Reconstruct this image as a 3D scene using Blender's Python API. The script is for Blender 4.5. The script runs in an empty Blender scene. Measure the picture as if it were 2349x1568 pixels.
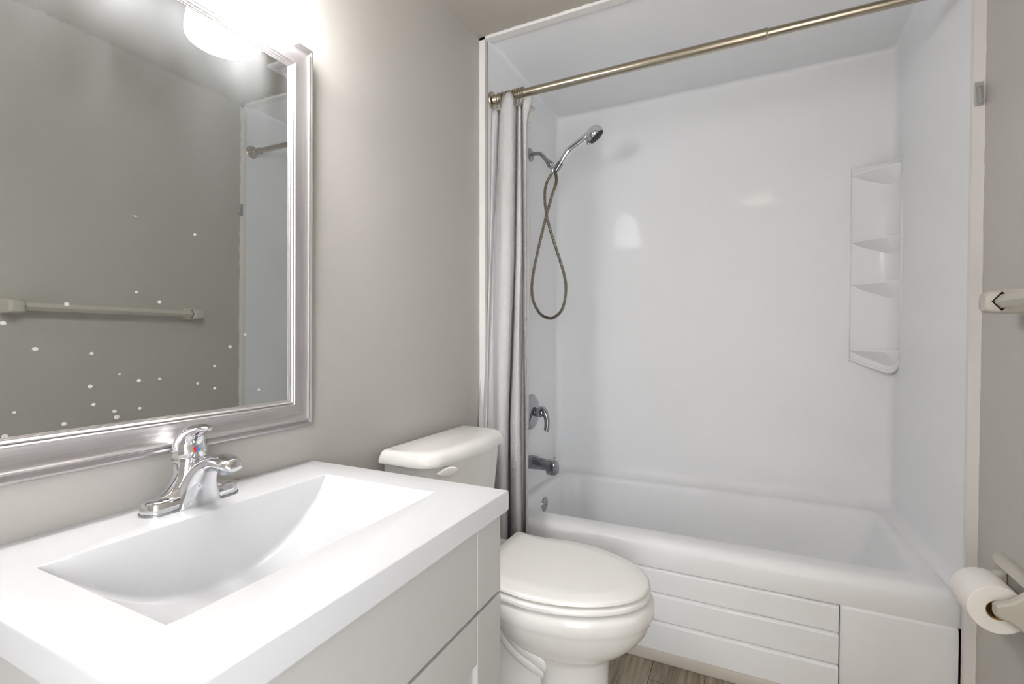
import bpy, bmesh, math, random
from mathutils import Vector, Matrix
random.seed(7)
C = bpy.context.scene.collection
PI = math.pi

# ------------------------------------------------------------------ camera, world, exposure
cam_d = bpy.data.cameras.new('camera')
cam = bpy.data.objects.new('camera', cam_d); C.objects.link(cam)
cam.location = (0.9628, 0.0, 1.138)
cam.rotation_euler = (math.radians(90 - 1.0112), 0, math.radians(26.0701))
cam_d.sensor_width = 36.0
cam_d.lens = 1111.291 / 2349 * 36.0
cam_d.shift_x = (1174.5 - 1166.2) / 2349
cam_d.shift_y = (796.57 - 784.0) / 2349
cam_d.clip_start = 0.02
bpy.context.scene.camera = cam
sc = bpy.context.scene
sc.view_settings.view_transform = 'Standard'
sc.view_settings.look = 'None'
sc.view_settings.exposure = 1.6
sc.view_settings.gamma = 1.0
w = bpy.data.worlds.new('world'); sc.world = w; w.use_nodes = True
w.node_tree.nodes['Background'].inputs[0].default_value = (0.945, 0.97, 1.0, 1)
w.node_tree.nodes['Background'].inputs[1].default_value = 3.1
SHADE_GLOW = 11.5      # frosted glass of the vanity lamp
HALL_GLOW = 9.0        # dome lamp in the hall

# ------------------------------------------------------------------ materials
def lin(c):
    return tuple(((x / 255) / 12.92 if x / 255 <= 0.04045 else ((x / 255 + 0.055) / 1.055) ** 2.4) for x in c) + (1,)
def mat(name, rgb, rough=0.5, metal=0.0, coat=0.0, spec=0.5, bump=None, var=None):
    m = bpy.data.materials.new(name); m.use_nodes = True
    nt = m.node_tree; b = nt.nodes['Principled BSDF']
    b.inputs['Base Color'].default_value = lin(rgb)
    b.inputs['Roughness'].default_value = rough
    b.inputs['Metallic'].default_value = metal
    b.inputs['Coat Weight'].default_value = coat
    b.inputs['Coat Roughness'].default_value = 0.04
    b.inputs['Specular IOR Level'].default_value = spec
    tc = nt.nodes.new('ShaderNodeTexCoord')
    if bump:
        scale, strength, dist = bump
        n = nt.nodes.new('ShaderNodeTexNoise'); n.inputs['Scale'].default_value = scale; n.inputs['Detail'].default_value = 4
        nt.links.new(tc.outputs['Object'], n.inputs['Vector'])
        bp = nt.nodes.new('ShaderNodeBump'); bp.inputs['Strength'].default_value = strength; bp.inputs['Distance'].default_value = dist
        nt.links.new(n.outputs['Fac'], bp.inputs['Height']); nt.links.new(bp.outputs['Normal'], b.inputs['Normal'])
    if var:
        scale, amt = var
        n = nt.nodes.new('ShaderNodeTexNoise'); n.inputs['Scale'].default_value = scale; n.inputs['Detail'].default_value = 3
        nt.links.new(tc.outputs['Object'], n.inputs['Vector'])
        mx = nt.nodes.new('ShaderNodeMix'); mx.data_type = 'RGBA'
        a = lin(rgb); mx.inputs[6].default_value = a
        mx.inputs[7].default_value = tuple(x * (1 - amt) for x in a[:3]) + (1,)
        nt.links.new(n.outputs['Fac'], mx.inputs[0]); nt.links.new(mx.outputs[2], b.inputs['Base Color'])
    return m
PAINT = (193, 189, 183)
M = {}
M['paint'] = mat('greige_wall_paint', PAINT, 0.42, spec=0.4, bump=(160, 0.12, 0.002), var=(3, 0.04))
M['ceil'] = mat('greige_ceiling_paint', (178, 172, 162), 0.7, bump=(220, 0.1, 0.002))
M['hall'] = mat('hall_paint', (200, 195, 188), 0.6)
M['bounce'] = mat('hall_bounce_floor', (226, 224, 220), 0.95)  # pale so the unseen hall floor bounces light upward
M['trim'] = mat('white_trim_paint', (228, 225, 223), 0.45, bump=(90, 0.1, 0.001))
M['acrylic'] = mat('white_gloss_acrylic', (241, 242, 244), 0.30, coat=0.08, spec=0.14, bump=(6, 0.02, 0.004))
M['base'] = mat('cream_base_strip', (216, 208, 198), 0.5, var=(14, 0.15))
M['china'] = mat('biscuit_white_china', (238, 237, 233), 0.16, coat=0.4)
M['seat'] = mat('biscuit_white_plastic', (239, 238, 234), 0.25)
M['lever'] = mat('bright_white_plastic', (250, 249, 246), 0.3)
M['marble'] = mat('white_cultured_marble', (216, 217, 220), 0.25, coat=0.12)
M['cab'] = mat('light_grey_cabinet_paint', (192, 192, 189), 0.42)
M['dark'] = mat('painted_gap_shade', (16, 15, 14), 0.8)  # near-black colour for shade inside the cabinet gap and bar sockets
M['chrome'] = mat('polished_chrome', (226, 227, 230), 0.05, metal=1.0)
M['chrome2'] = mat('dull_chrome', (176, 178, 182), 0.2, metal=1.0, var=(40, 0.3))
M['chrome3'] = mat('grey_chrome', (172, 174, 178), 0.10, metal=1.0)
M['nickel'] = mat('brushed_nickel', (186, 177, 160), 0.24, metal=1.0)
M['hose'] = mat('ribbed_steel_hose', (150, 143, 128), 0.3, metal=1.0)
M['greyrub'] = mat('dark_rubber', (46, 48, 50), 0.5)
M['plastic'] = mat('aged_white_plastic', (200, 195, 185), 0.4, var=(20, 0.08))
M['paper'] = mat('tissue_paper', (244, 241, 237), 0.9, bump=(300, 0.2, 0.001))
M['card'] = mat('cardboard', (190, 160, 105), 0.8)
M['brass'] = mat('brass', (214, 176, 92), 0.3, metal=1.0)
M['red'] = mat('red_dot', (214, 58, 44), 0.4)
M['blue'] = mat('blue_dot', (70, 140, 220), 0.4)
M['clear'] = mat('clear_plastic', (225, 226, 226), 0.15)
M['clear'].node_tree.nodes['Principled BSDF'].inputs['Transmission Weight'].default_value = 0.6

def glow(name, rgb, strength):
    m = mat(name, (250, 250, 248), 0.4)
    b = m.node_tree.nodes['Principled BSDF']
    b.inputs['Emission Color'].default_value = lin(rgb); b.inputs['Emission Strength'].default_value = strength
    return m
M['shade'] = glow('lit_frosted_glass', (252, 252, 253), SHADE_GLOW)
M['dome'] = glow('lit_dome_glass', (255, 238, 214), HALL_GLOW)

def frame_material():
    m = mat('brushed_pewter', (188, 180, 180), 0.42, metal=0.9)
    nt = m.node_tree; b = nt.nodes['Principled BSDF']; tc = nt.nodes.new('ShaderNodeTexCoord')
    mp = nt.nodes.new('ShaderNodeMapping'); mp.inputs['Scale'].default_value = (4, 1, 1)
    n = nt.nodes.new('ShaderNodeTexNoise'); n.inputs['Scale'].default_value = 1.0; n.inputs['Detail'].default_value = 6
    nt.links.new(tc.outputs['UV'], mp.inputs['Vector']); nt.links.new(mp.outputs['Vector'], n.inputs['Vector'])
    mx = nt.nodes.new('ShaderNodeMix'); mx.data_type = 'RGBA'
    mx.inputs[6].default_value = lin((176, 171, 171)); mx.inputs[7].default_value = lin((220, 216, 216))
    nt.links.new(n.outputs['Fac'], mx.inputs[0]); nt.links.new(mx.outputs[2], b.inputs['Base Color'])
    bp = nt.nodes.new('ShaderNodeBump'); bp.inputs['Strength'].default_value = 0.12; bp.inputs['Distance'].default_value = 0.002
    nt.links.new(n.outputs['Fac'], bp.inputs['Height']); nt.links.new(bp.outputs['Normal'], b.inputs['Normal'])
    return m
M['pewter'] = frame_material()

def mirror_material():
    m = bpy.data.materials.new('smudged_mirror'); m.use_nodes = True
    nt = m.node_tree; N = nt.nodes; L = nt.links
    b = N['Principled BSDF']; b.inputs['Base Color'].default_value = (0.61, 0.63, 0.615, 1)
    b.inputs['Metallic'].default_value = 1.0; b.inputs['Roughness'].default_value = 0.015
    out = N['Material Output']
    film = N.new('ShaderNodeBsdfPrincipled'); film.inputs['Base Color'].default_value = (0.62, 0.63, 0.66, 1); film.inputs['Roughness'].default_value = 0.9; film.inputs['Specular IOR Level'].default_value = 0.0
    spot = N.new('ShaderNodeBsdfPrincipled'); spot.inputs['Base Color'].default_value = (0.85, 0.85, 0.85, 1); spot.inputs['Roughness'].default_value = 0.5
    tc = N.new('ShaderNodeTexCoord'); sep = N.new('ShaderNodeSeparateXYZ'); L.new(tc.outputs['Object'], sep.inputs[0])
    def math_(op, a, bb=None, clamp=False):
        n = N.new('ShaderNodeMath'); n.operation = op; n.use_clamp = clamp
        for i, v in enumerate((a, bb)):
            if v is None: continue
            if isinstance(v, (int, float)): n.inputs[i].default_value = v
            else: L.new(v, n.inputs[i])
        return n.outputs[0]
    def noise(scale, sx=1, sy=1, sz=1, det=4, rotx=0.0):
        mp = N.new('ShaderNodeMapping'); mp.inputs['Scale'].default_value = (sx, sy, sz); mp.inputs['Rotation'].default_value = (rotx, 0, 0)
        L.new(tc.outputs['Object'], mp.inputs['Vector'])
        n = N.new('ShaderNodeTexNoise'); n.inputs['Scale'].default_value = scale; n.inputs['Detail'].default_value = det
        L.new(mp.outputs['Vector'], n.inputs['Vector']); return n.outputs['Fac']
    # wiped film near the top of the glass, streaked
    zt = math_('MULTIPLY', math_('SUBTRACT', sep.outputs['Z'], 0.36), 2.4, True)
    st = noise(5, 1, 2.2, 0.8, 5, 0.5); st2 = noise(3.5, 1, 1, 1, 3)
    f = math_('MULTIPLY', math_('SUBTRACT', math_('ADD', math_('MULTIPLY', st, 0.7), math_('MULTIPLY', st2, 0.7)), 0.5), 1.5, True)
    film_fac = math_('MULTIPLY', math_('MULTIPLY', f, zt), 0.2, True)
    film_fac = math_('ADD', film_fac, 0.012)
    # dried water drops, denser at the bottom and to the left
    vor = N.new('ShaderNodeTexVoronoi'); vor.feature = 'F1'; vor.voronoi_dimensions = '2D'; vor.inputs['Scale'].default_value = 30
    cmb = N.new('ShaderNodeCombineXYZ'); L.new(sep.outputs['Y'], cmb.inputs[0]); L.new(math_('MULTIPLY', sep.outputs['Z'], 1.15), cmb.inputs[1]); L.new(cmb.outputs[0], vor.inputs['Vector'])
    d1 = math_('LESS_THAN', vor.outputs['Distance'], math_('MULTIPLY', noise(30, 1, 1, 1, 1), 0.19))
    rnd = N.new('ShaderNodeSeparateXYZ'); L.new(vor.outputs['Color'], rnd.inputs[0])
    zb = math_('MULTIPLY', math_('SUBTRACT', 0.42, sep.outputs['Z']), 2.2, True)
    yb = math_('MULTIPLY', math_('SUBTRACT', 0.80, sep.outputs['Y']), 1.6, True)
    keep = math_('LESS_THAN', rnd.outputs['X'], math_('MULTIPLY', math_('MULTIPLY', zb, yb), 0.8))
    spots = math_('MULTIPLY', math_('MULTIPLY', d1, keep), 0.5)
    m1 = N.new('ShaderNodeMixShader'); L.new(film_fac, m1.inputs[0]); L.new(b.outputs[0], m1.inputs[1]); L.new(film.outputs[0], m1.inputs[2])
    m2 = N.new('ShaderNodeMixShader'); L.new(spots, m2.inputs[0]); L.new(m1.outputs[0], m2.inputs[1]); L.new(spot.outputs[0], m2.inputs[2])
    L.new(m2.outputs[0], out.inputs['Surface'])
    # ripples of the wiped film
    rip = noise(70, 1, 1.0, 0.7, 3, 0.6)
    bp = N.new('ShaderNodeBump'); bp.inputs['Distance'].default_value = 0.0015
    L.new(math_('MULTIPLY', math_('MULTIPLY', zt, math_('MULTIPLY', math_('SUBTRACT', 0.68, sep.outputs['Y']), 2.5, True)), 0.06), bp.inputs['Strength']); L.new(rip, bp.inputs['Height'])
    L.new(bp.outputs['Normal'], b.inputs['Normal'])
    return m
M['mirror'] = mirror_material()

def wood_floor():
    m = bpy.data.materials.new('grey_oak_planks'); m.use_nodes = True
    nt = m.node_tree; N = nt.nodes; L = nt.links; b = N['Principled BSDF']; b.inputs['Roughness'].default_value = 0.45
    tc = N.new('ShaderNodeTexCoord')
    mp = N.new('ShaderNodeMapping'); mp.inputs['Rotation'].default_value = (0, 0, PI / 2); mp.inputs['Location'].default_value = (0, 0.0, 0)
    L.new(tc.outputs['Object'], mp.inputs['Vector'])
    br = N.new('ShaderNodeTexBrick'); br.offset = 0.37
    br.inputs['Scale'].default_value = 1.0; br.inputs['Brick Width'].default_value = 1.2; br.inputs['Row Height'].default_value = 0.17
    br.inputs['Mortar Size'].default_value = 0.0012; br.inputs['Bias'].default_value = 0.0
    br.inputs['Color1'].default_value = lin((186, 174, 156)); br.inputs['Color2'].default_value = lin((164, 151, 135)); br.inputs['Mortar'].default_value = lin((66, 58, 50))
    L.new(mp.outputs['Vector'], br.inputs['Vector'])
    mp2 = N.new('ShaderNodeMapping'); mp2.inputs['Scale'].default_value = (26, 2.2, 1); L.new(tc.outputs['Object'], mp2.inputs['Vector'])
    n = N.new('ShaderNodeTexNoise'); n.inputs['Scale'].default_value = 1.6; n.inputs['Detail'].default_value = 8; n.inputs['Distortion'].default_value = 1.2
    L.new(mp2.outputs['Vector'], n.inputs['Vector'])
    r = N.new('ShaderNodeValToRGB'); r.color_ramp.elements[0].position = 0.3; r.color_ramp.elements[0].color = (0.45, 0.43, 0.4, 1)
    r.color_ramp.elements[1].position = 0.7; r.color_ramp.elements[1].color = (1.15, 1.13, 1.1, 1); L.new(n.outputs['Fac'], r.inputs[0])
    mx = N.new('ShaderNodeMix'); mx.data_type = 'RGBA'; mx.blend_type = 'MULTIPLY'; mx.inputs[0].default_value = 1.0
    L.new(br.outputs['Color'], mx.inputs[6]); L.new(r.outputs[0], mx.inputs[7])
    # knots
    v = N.new('ShaderNodeTexVoronoi'); v.inputs['Scale'].default_value = 3.2
    mp3 = N.new('ShaderNodeMapping'); mp3.inputs['Scale'].default_value = (1.6, 0.8, 1); mp3.inputs['Location'].default_value = (0.12, 0.33, 0); L.new(tc.outputs['Object'], mp3.inputs['Vector']); L.new(mp3.outputs['Vector'], v.inputs['Vector'])
    kr = N.new('ShaderNodeValToRGB'); kr.color_ramp.elements[0].position = 0.02; kr.color_ramp.elements[0].color = (0.3, 0.27, 0.24, 1)
    kr.color_ramp.elements[1].position = 0.13; kr.color_ramp.elements[1].color = (1, 1, 1, 1); L.new(v.outputs['Distance'], kr.inputs[0])
    mx2 = N.new('ShaderNodeMix'); mx2.data_type = 'RGBA'; mx2.blend_type = 'MULTIPLY'; mx2.inputs[0].default_value = 0.9
    L.new(mx.outputs[2], mx2.inputs[6]); L.new(kr.outputs[0], mx2.inputs[7])
    L.new(mx2.outputs[2], b.inputs['Base Color'])
    bp = N.new('ShaderNodeBump'); bp.inputs['Strength'].default_value = 0.25; bp.inputs['Distance'].default_value = 0.001
    L.new(n.outputs['Fac'], bp.inputs['Height']); L.new(bp.outputs['Normal'], b.inputs['Normal'])
    return m
M['floor'] = wood_floor()

def curtain_material():
    m = mat('grey_herringbone_cloth', (176, 172, 172), 0.75, spec=0.3)
    nt = m.node_tree; N = nt.nodes; L = nt.links; b = N['Principled BSDF']
    tc = N.new('ShaderNodeTexCoord'); sep = N.new('ShaderNodeSeparateXYZ'); L.new(tc.outputs['UV'], sep.inputs[0])
    def math_(op, a, bb=None):
        n = N.new('ShaderNodeMath'); n.operation = op
        for i, v in enumerate((a, bb)):
            if v is None: continue
            if isinstance(v, (int, float)): n.inputs[i].default_value = v
            else: L.new(v, n.inputs[i])
        return n.outputs[0]
    zig = math_('PINGPONG', math_('MULTIPLY', sep.outputs['X'], 84), 1.0)
    ph = math_('ADD', math_('MULTIPLY', sep.outputs['Y'], 235), math_('MULTIPLY', zig, 2.4))
    h = math_('SINE', math_('MULTIPLY', ph, 2 * PI))
    bp = N.new('ShaderNodeBump'); bp.inputs['Strength'].default_value = 0.4; bp.inputs['Distance'].default_value = 0.0010
    L.new(h, bp.inputs['Height']); L.new(bp.outputs['Normal'], b.inputs['Normal'])
    mx = N.new('ShaderNodeMix'); mx.data_type = 'RGBA'; mx.inputs[6].default_value = lin((196, 194, 194)); mx.inputs[7].default_value = lin((214, 212, 212))
    L.new(math_('ADD', math_('MULTIPLY', h, 0.5), 0.5), mx.inputs[0]); L.new(mx.outputs[2], b.inputs['Base Color'])
    return m
M['cloth'] = curtain_material()

# ------------------------------------------------------------------ builders
def thing(name, label, cat, loc=(0, 0, 0), group=None, rot=None):
    o = bpy.data.objects.new(name, None); C.objects.link(o); o.location = loc
    o.empty_display_size = 0.05
    o['label'] = label; o['category'] = cat
    if group: o['group'] = group
    if rot: o.rotation_euler = rot
    return o
def tag(o, label, cat, group=None):
    o['label'] = label; o['category'] = cat
    if group: o['group'] = group
    return o
def struct(o, kind='structure'):
    o['kind'] = kind; return o
def finish(name, bm, m, parent=None, smooth=False, local=False, angle=None, label=None, mods=None):
    bmesh.ops.recalc_face_normals(bm, faces=bm.faces[:])
    me = bpy.data.meshes.new(name); bm.to_mesh(me); bm.free()
    for mm in (m if isinstance(m, (list, tuple)) else [m]): me.materials.append(mm)
    if smooth:
        for p in me.polygons: p.use_smooth = True
        if angle: me.set_sharp_from_angle(angle=math.radians(angle))
    o = bpy.data.objects.new(name, me); C.objects.link(o)
    if parent is not None:
        o.parent = parent
        if not local:
            r = parent; t = Vector((0, 0, 0))
            while r is not None:
                if r.type == 'EMPTY' : t = Vector(r.location)
                r = r.parent
            if parent.type == 'EMPTY': o.matrix_parent_inverse = Matrix.Translation(-t)
            else: o.matrix_parent_inverse = Matrix.Identity(4)
    if label: o['label'] = label
    return o
def bm_box(bm, x0, x1, y0, y1, z0, z1, bevel=0.0, seg=2):
    vs = [bm.verts.new((x, y, z)) for z in (z0, z1) for y in (y0, y1) for x in (x0, x1)]
    fs = [(0, 1, 3, 2), (4, 6, 7, 5), (0, 4, 5, 1), (2, 3, 7, 6), (0, 2, 6, 4), (1, 5, 7, 3)]
    faces = [bm.faces.new([vs[i] for i in f]) for f in fs]
    if bevel:
        es = list({e for f in faces for e in f.edges})
        bmesh.ops.bevel(bm, geom=es, offset=bevel, segments=seg, profile=0.5, affect='EDGES')
def box(name, x0, x1, y0, y1, z0, z1, m, parent=None, bevel=0.0, seg=2, **k):
    bm = bmesh.new(); bm_box(bm, x0, x1, y0, y1, z0, z1, bevel, seg)
    return finish(name, bm, m, parent, smooth=bool(bevel), angle=35 if bevel else None, **k)
def bm_loft(bm, rings, cap0=True, cap1=True, closed=True):
    R = [[bm.verts.new(p) for p in r] for r in rings]; n = len(rings[0])
    for a, b in zip(R[:-1], R[1:]):
        for i in range(n if closed else n - 1):
            j = (i + 1) % n
            bm.faces.new((a[i], a[j], b[j], b[i]))
    if cap0: bm.faces.new(list(reversed(R[0])))
    if cap1: bm.faces.new(R[-1])
    return R
def basis(d):
    d = Vector(d).normalized(); up = Vector((0, 0, 1)) if abs(d.z) < 0.95 else Vector((0, 1, 0))
    a = d.cross(up).normalized(); b = a.cross(d).normalized(); return a, b
def bm_lathe(bm, prof, origin, axis=(0, 0, 1), n=32, cap=True):
    d = Vector(axis).normalized(); a, b = basis(d); o = Vector(origin)
    rings = [[o + d * h + (a * math.cos(2 * PI * i / n) + b * math.sin(2 * PI * i / n)) * max(r, 1e-5) for i in range(n)] for r, h in prof]
    bm_loft(bm, rings, cap, cap)
def lathe(name, prof, origin, axis, m, parent=None, n=32, cap=True, angle=40, **k):
    bm = bmesh.new(); bm_lathe(bm, prof, origin, axis, n, cap)
    return finish(name, bm, m, parent, smooth=True, angle=angle, **k)
def spline(pts, n):
    pts = [Vector(p) for p in pts]; out = []
    P = [pts[0] * 2 - pts[1]] + pts + [pts[-1] * 2 - pts[-2]]
    seg = len(pts) - 1
    for i in range(n + 1):
        t = i / n * seg; k = min(int(t), seg - 1); u = t - k
        p0, p1, p2, p3 = P[k:k + 4]
        out.append(0.5 * ((2 * p1) + (p2 - p0) * u + (2 * p0 - 5 * p1 + 4 * p2 - p3) * u * u + (3 * p1 - p0 - 3 * p2 + p3) * u ** 3))
    return out
def bm_tube(bm, pts, rad, n=12, closed=False):
    pts = [Vector(p) for p in pts]; N = len(pts)
    R = rad if isinstance(rad, (list, tuple)) else [rad] * N
    t0 = (pts[1] - pts[0]).normalized(); a, b = basis(t0); rings = []
    prev = t0
    for i, p in enumerate(pts):
        t = (pts[min(i + 1, N - 1)] - pts[max(i - 1, 0)]).normalized()
        q = prev.rotation_difference(t); a = q @ a; b = q @ b; prev = t
        rings.append([p + (a * math.cos(2 * PI * k / n) + b * math.sin(2 * PI * k / n)) * R[i] for k in range(n)])
    if closed:
        rings.append(rings[0])
        bm_loft(bm, rings, False, False)
        bmesh.ops.remove_doubles(bm, verts=bm.verts[:], dist=1e-6)
    else: bm_loft(bm, rings)
def tube(name, pts, rad, m, parent=None, n=12, **k):
    bm = bmesh.new(); bm_tube(bm, pts, rad, n)
    return finish(name, bm, m, parent, smooth=True, angle=50, **k)
def rrect(x0, x1, y0, y1, r, z, k=10):
    out = []
    for cx, cy, a0 in ((x1 - r, y1 - r, 0), (x0 + r, y1 - r, PI / 2), (x0 + r, y0 + r, PI), (x1 - r, y0 + r, 1.5 * PI)):
        for i in range(k + 1):
            a = a0 + PI / 2 * i / k
            out.append(Vector((cx + r * math.cos(a), cy + r * math.sin(a), z)))
    return out

# ------------------------------------------------------------------ room shell
W = 1.524; H = 2.337; YT = 1.707
FRONT = -0.55; HALL = -3.5
struct(box('floor', -0.1, W + 0.1, FRONT - 0.1, 2.6, -0.06, 0.0, M['floor']))
struct(box('floor_hall_bounce', -1.2, W + 1.4, HALL, FRONT - 0.1, -0.06, -0.002, M['bounce']))  # unseen floor added as a reflector for the room
struct(box('wall_left', -0.1, 0.0, FRONT, 2.66, 0.0, H, M['paint']))
struct(box('wall_right', W, W + 0.1, FRONT, 2.66, 0.0, H, M['paint']))
struct(box('ceiling', -0.1, W + 0.1, FRONT - 0.1, 2.66, H, H + 0.06, M['ceil']))
struct(box('wall_back', 0.0, W, 2.56, 2.66, 0.0, H, M['paint']))
# unseen hall walls added to block fill light from the left, open right
bm = bmesh.new(); bm_box(bm, -0.3, -0.2, HALL, FRONT - 0.1, 0, H); bm_box(bm, -0.3, 1.75, HALL - 0.1, HALL, 0, H)
struct(finish('wall_hall_blocker', bm, M['hall']))
bm = bmesh.new(); bm_box(bm, -0.1, 0.82, FRONT - 0.1, FRONT, 0, H); bm_box(bm, 0.82, W, FRONT - 0.1, FRONT, 2.16, H)
struct(finish('wall_front_blocker', bm, M['paint']))  # unseen; solid left part added to block light from the opening
struct(box('ceiling_hall_blocker', -0.3, 1.9, HALL, -1.0, H, H + 0.06, M['hall']))  # unseen; carries the hall lamp and is extended to block light from above

# white flange of the shower surround against the painted walls, with a ragged paint line
def ragged(bm, p0, p1, side, wid, jit, n=90):
    p0 = Vector(p0); p1 = Vector(p1); side = Vector(side); a = []; b = []
    for i in range(n + 1):
        p = p0.lerp(p1, i / n); a.append(bm.verts.new(p)); b.append(bm.verts.new(p + side * (wid + random.uniform(-jit, jit) * (1.0 if random.random() < .75 else 2.2))))
    for i in range(n): bm.faces.new((a[i], a[i + 1], b[i + 1], b[i]))
bm = bmesh.new(); bm_box(bm, 0.0, 0.026, YT - 0.003, YT + 0.03, 0.0, H); ragged(bm, (0.0003, YT, 0.0), (0.0003, YT, H), (0, -1, 0), 0.006, 0.0022)
struct(finish('trim_2', bm, M['trim']))
bm = bmesh.new(); bm_box(bm, 1.499, W, YT - 0.003, YT + 0.014, 0.0, H); ragged(bm, (W - 0.0003, YT, 0.0), (W - 0.0003, YT, H), (0, -1, 0), 0.006, 0.0022)
struct(finish('trim_3', bm, M['trim']))
bm = bmesh.new(); bm_box(bm, 0.0, W, YT - 0.003, YT + 0.03, H - 0.011, H); ragged(bm, (0.0, YT, H - 0.0006), (W, YT, H - 0.0006), (0, -1, 0), 0.007, 0.003)
struct(finish('trim_4', bm, M['trim']))

# ------------------------------------------------------------------ tub and surround (one moulded unit)
YA = 1.747; XL = 0.032; XR = 1.516; YB = 2.513
unit = thing('tub_shower_unit', 'white moulded bathtub and shower surround filling the alcove', 'bathtub', (0.77, 2.1, 0.0))
def u_line(off, z):
    r = 0.035; pts = []
    x0, x1, y1 = XL + off, XR - off, YB - off
    pts.append(Vector((XL + min(off, .003), YT + 0.012, z))); pts.append(Vector((XL + min(off, .012), 1.79, z)))
    for i in range(9):
        a = PI - PI / 2 * i / 8; pts.append(Vector((x0 + r + r * math.cos(a), y1 - r + r * math.sin(a), z)))
    for i in range(9):
        a = PI / 2 - PI / 2 * i / 8; pts.append(Vector((x1 - r + r * math.cos(a), y1 - r + r * math.sin(a), z)))
    pts.append(Vector((1.5015 - min(off, .012), 1.79, z))); pts.append(Vector((1.499 - min(off, .003), YT + 0.012, z))); return pts
bm = bmesh.new()
prof = [(0.046, 0.4302), (0.034, 0.4320), (0.020, 0.438), (0.008, 0.449), (0.002, 0.463), (0.0, 0.48), (0.0, 2.318), (0.002, 2.326), (0.007, 2.332), (0.015, 2.335)]
bm_loft(bm, [u_line(o, z) for o, z in prof], False, False, closed=False)
wp = finish('surround_wall', bm, M['acrylic'], unit, smooth=True, angle=60)
box('surround_top', 0.001, W - .001, YT + 0.031, 2.555, 2.3350, 2.3365, M['acrylic'], unit)
rings = [rrect(.022, 1.522, YA, YB, .012, .333), rrect(.022, 1.522, YA - .003, YB, .012, .345), rrect(.022, 1.522, YA - .004, YB, .012, .395), rrect(.024, 1.52, YA - .001, YB - .002, .014, .411),
         rrect(.030, 1.514, YA + .008, YB - .008, .02, .422), rrect(.040, 1.504, YA + .022, YB - .018, .03, .4285), rrect(.055, 1.485, YA + .040, YB - .03, .05, .430),
         rrect(.085, 1.455, 1.832, 2.462, .10, .430), rrect(.094, 1.446, 1.844, 2.453, .10, .427), rrect(.102, 1.438, 1.852, 2.445, .10, .418), rrect(.106, 1.432, 1.857, 2.440, .10, .40),
         rrect(.118, 1.39, 1.875, 2.425, .10, .28), rrect(.14, 1.33, 1.90, 2.405, .11, .14), rrect(.17, 1.29, 1.93, 2.38, .11, .10), rrect(.21, 1.25, 1.97, 2.34, .10, .085)]
bm = bmesh.new(); bm_loft(bm, rings, False, True)
finish('tub', bm, M['acrylic'], unit, smooth=True, angle=60)
# apron: three lapped boards and a plain end panel
bm = bmesh.new()
def board(z0, z1):
    pr = [(YA + .03, z0), (YA + .001, z0), (YA - .002, z0 + .004), (YA - .005, z1 - .010), (YA - .003, z1 - .006), (YA + .006, z1 - .001), (YA + .03, z1 - .001)]
    bm_loft(bm, [[Vector((x, y, z)) for y, z in pr] for x in (0.024, 1.223)])
board(.246, .333); board(.147, .245); board(.040, .146)
pr = [(YA + .03, .04), (YA - .004, .04), (YA - .006, .05), (YA - .006, .30), (YA - .004, .326), (YA, .333), (YA + .03, .333)]
bm_loft(bm, [[Vector((x, y + (.006 if e and y < YA + .01 else 0), z)) for y, z in pr] for x, e in ((1.226, 1), (1.229, 0), (1.50, 0))])
finish('apron', bm, M['acrylic'], unit, smooth=True, angle=25)
box('base_strip', 0.024, 1.50, YA - .001, YA + .02, 0.0, .041, M['base'], unit, bevel=.004)
# corner caddy moulded into the back right corner
def col_line(z, off=0.0):
    cp = spline([(1.364, 2.5135, 0), (1.40, 2.506, 0), (1.455, 2.492, 0), (1.490, 2.474, 0), (1.508, 2.446, 0), (1.5165, 2.408, 0)], 20)
    return [Vector((p.x, p.y, z)) for p in cp]
bm = bmesh.new(); bm_loft(bm, [[Vector((p.x, p.y, 1.052 - .05 * math.sin(PI * (i / 20) ** 1.4))) for i, p in enumerate(col_line(0))], col_line(1.862)], False, False, closed=False)
finish('shelf_column', bm, M['acrylic'], unit, smooth=True)
bm = bmesh.new(); bm_tube(bm, [(1.364, 2.511, 1.04), (1.364, 2.512, 1.862)], .0018, 8); bm_tube(bm, [(1.5145, 2.408, 1.04), (1.5145, 2.408, 1.862)], .0045, 8)
bm_tube(bm, [Vector((p.x - .001, p.y - .002, 1.052 - .05 * math.sin(PI * (i / 20) ** 1.4))) for i, p in enumerate(col_line(0))], .006, 8)
finish('column_rib', bm, M['acrylic'], unit, smooth=True)
for z in (1.835, 1.553, 1.373, 1.093):
    bm = bmesh.new(); cl = col_line(0); n = len(cl)
    A = cl[0]; B = cl[-1]; rings = []
    fr = [A.lerp(B, i / (n - 1)) + Vector((-.25, -.45, 0)).normalized() * (0.018 * math.sin(PI * i / (n - 1))) for i in range(n)]
    top_b = [Vector((p.x, p.y, z + .001)) for p in cl]; top_f = [Vector((p.x, p.y, z)) for p in fr]
    lip = [Vector((p.x, p.y, z - .007)) for p in fr]
    low = [Vector((p.x, p.y, z - .007 - .058 * math.sin(PI * min(1, (i / (n - 1)) ** 1.5)) ** .85)) for i, p in enumerate(cl)]
    bm_loft(bm, [top_b, top_f, lip, low], False, False, closed=False)
    finish('corner_shelf', bm, M['acrylic'], unit, smooth=True, angle=40)

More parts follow.
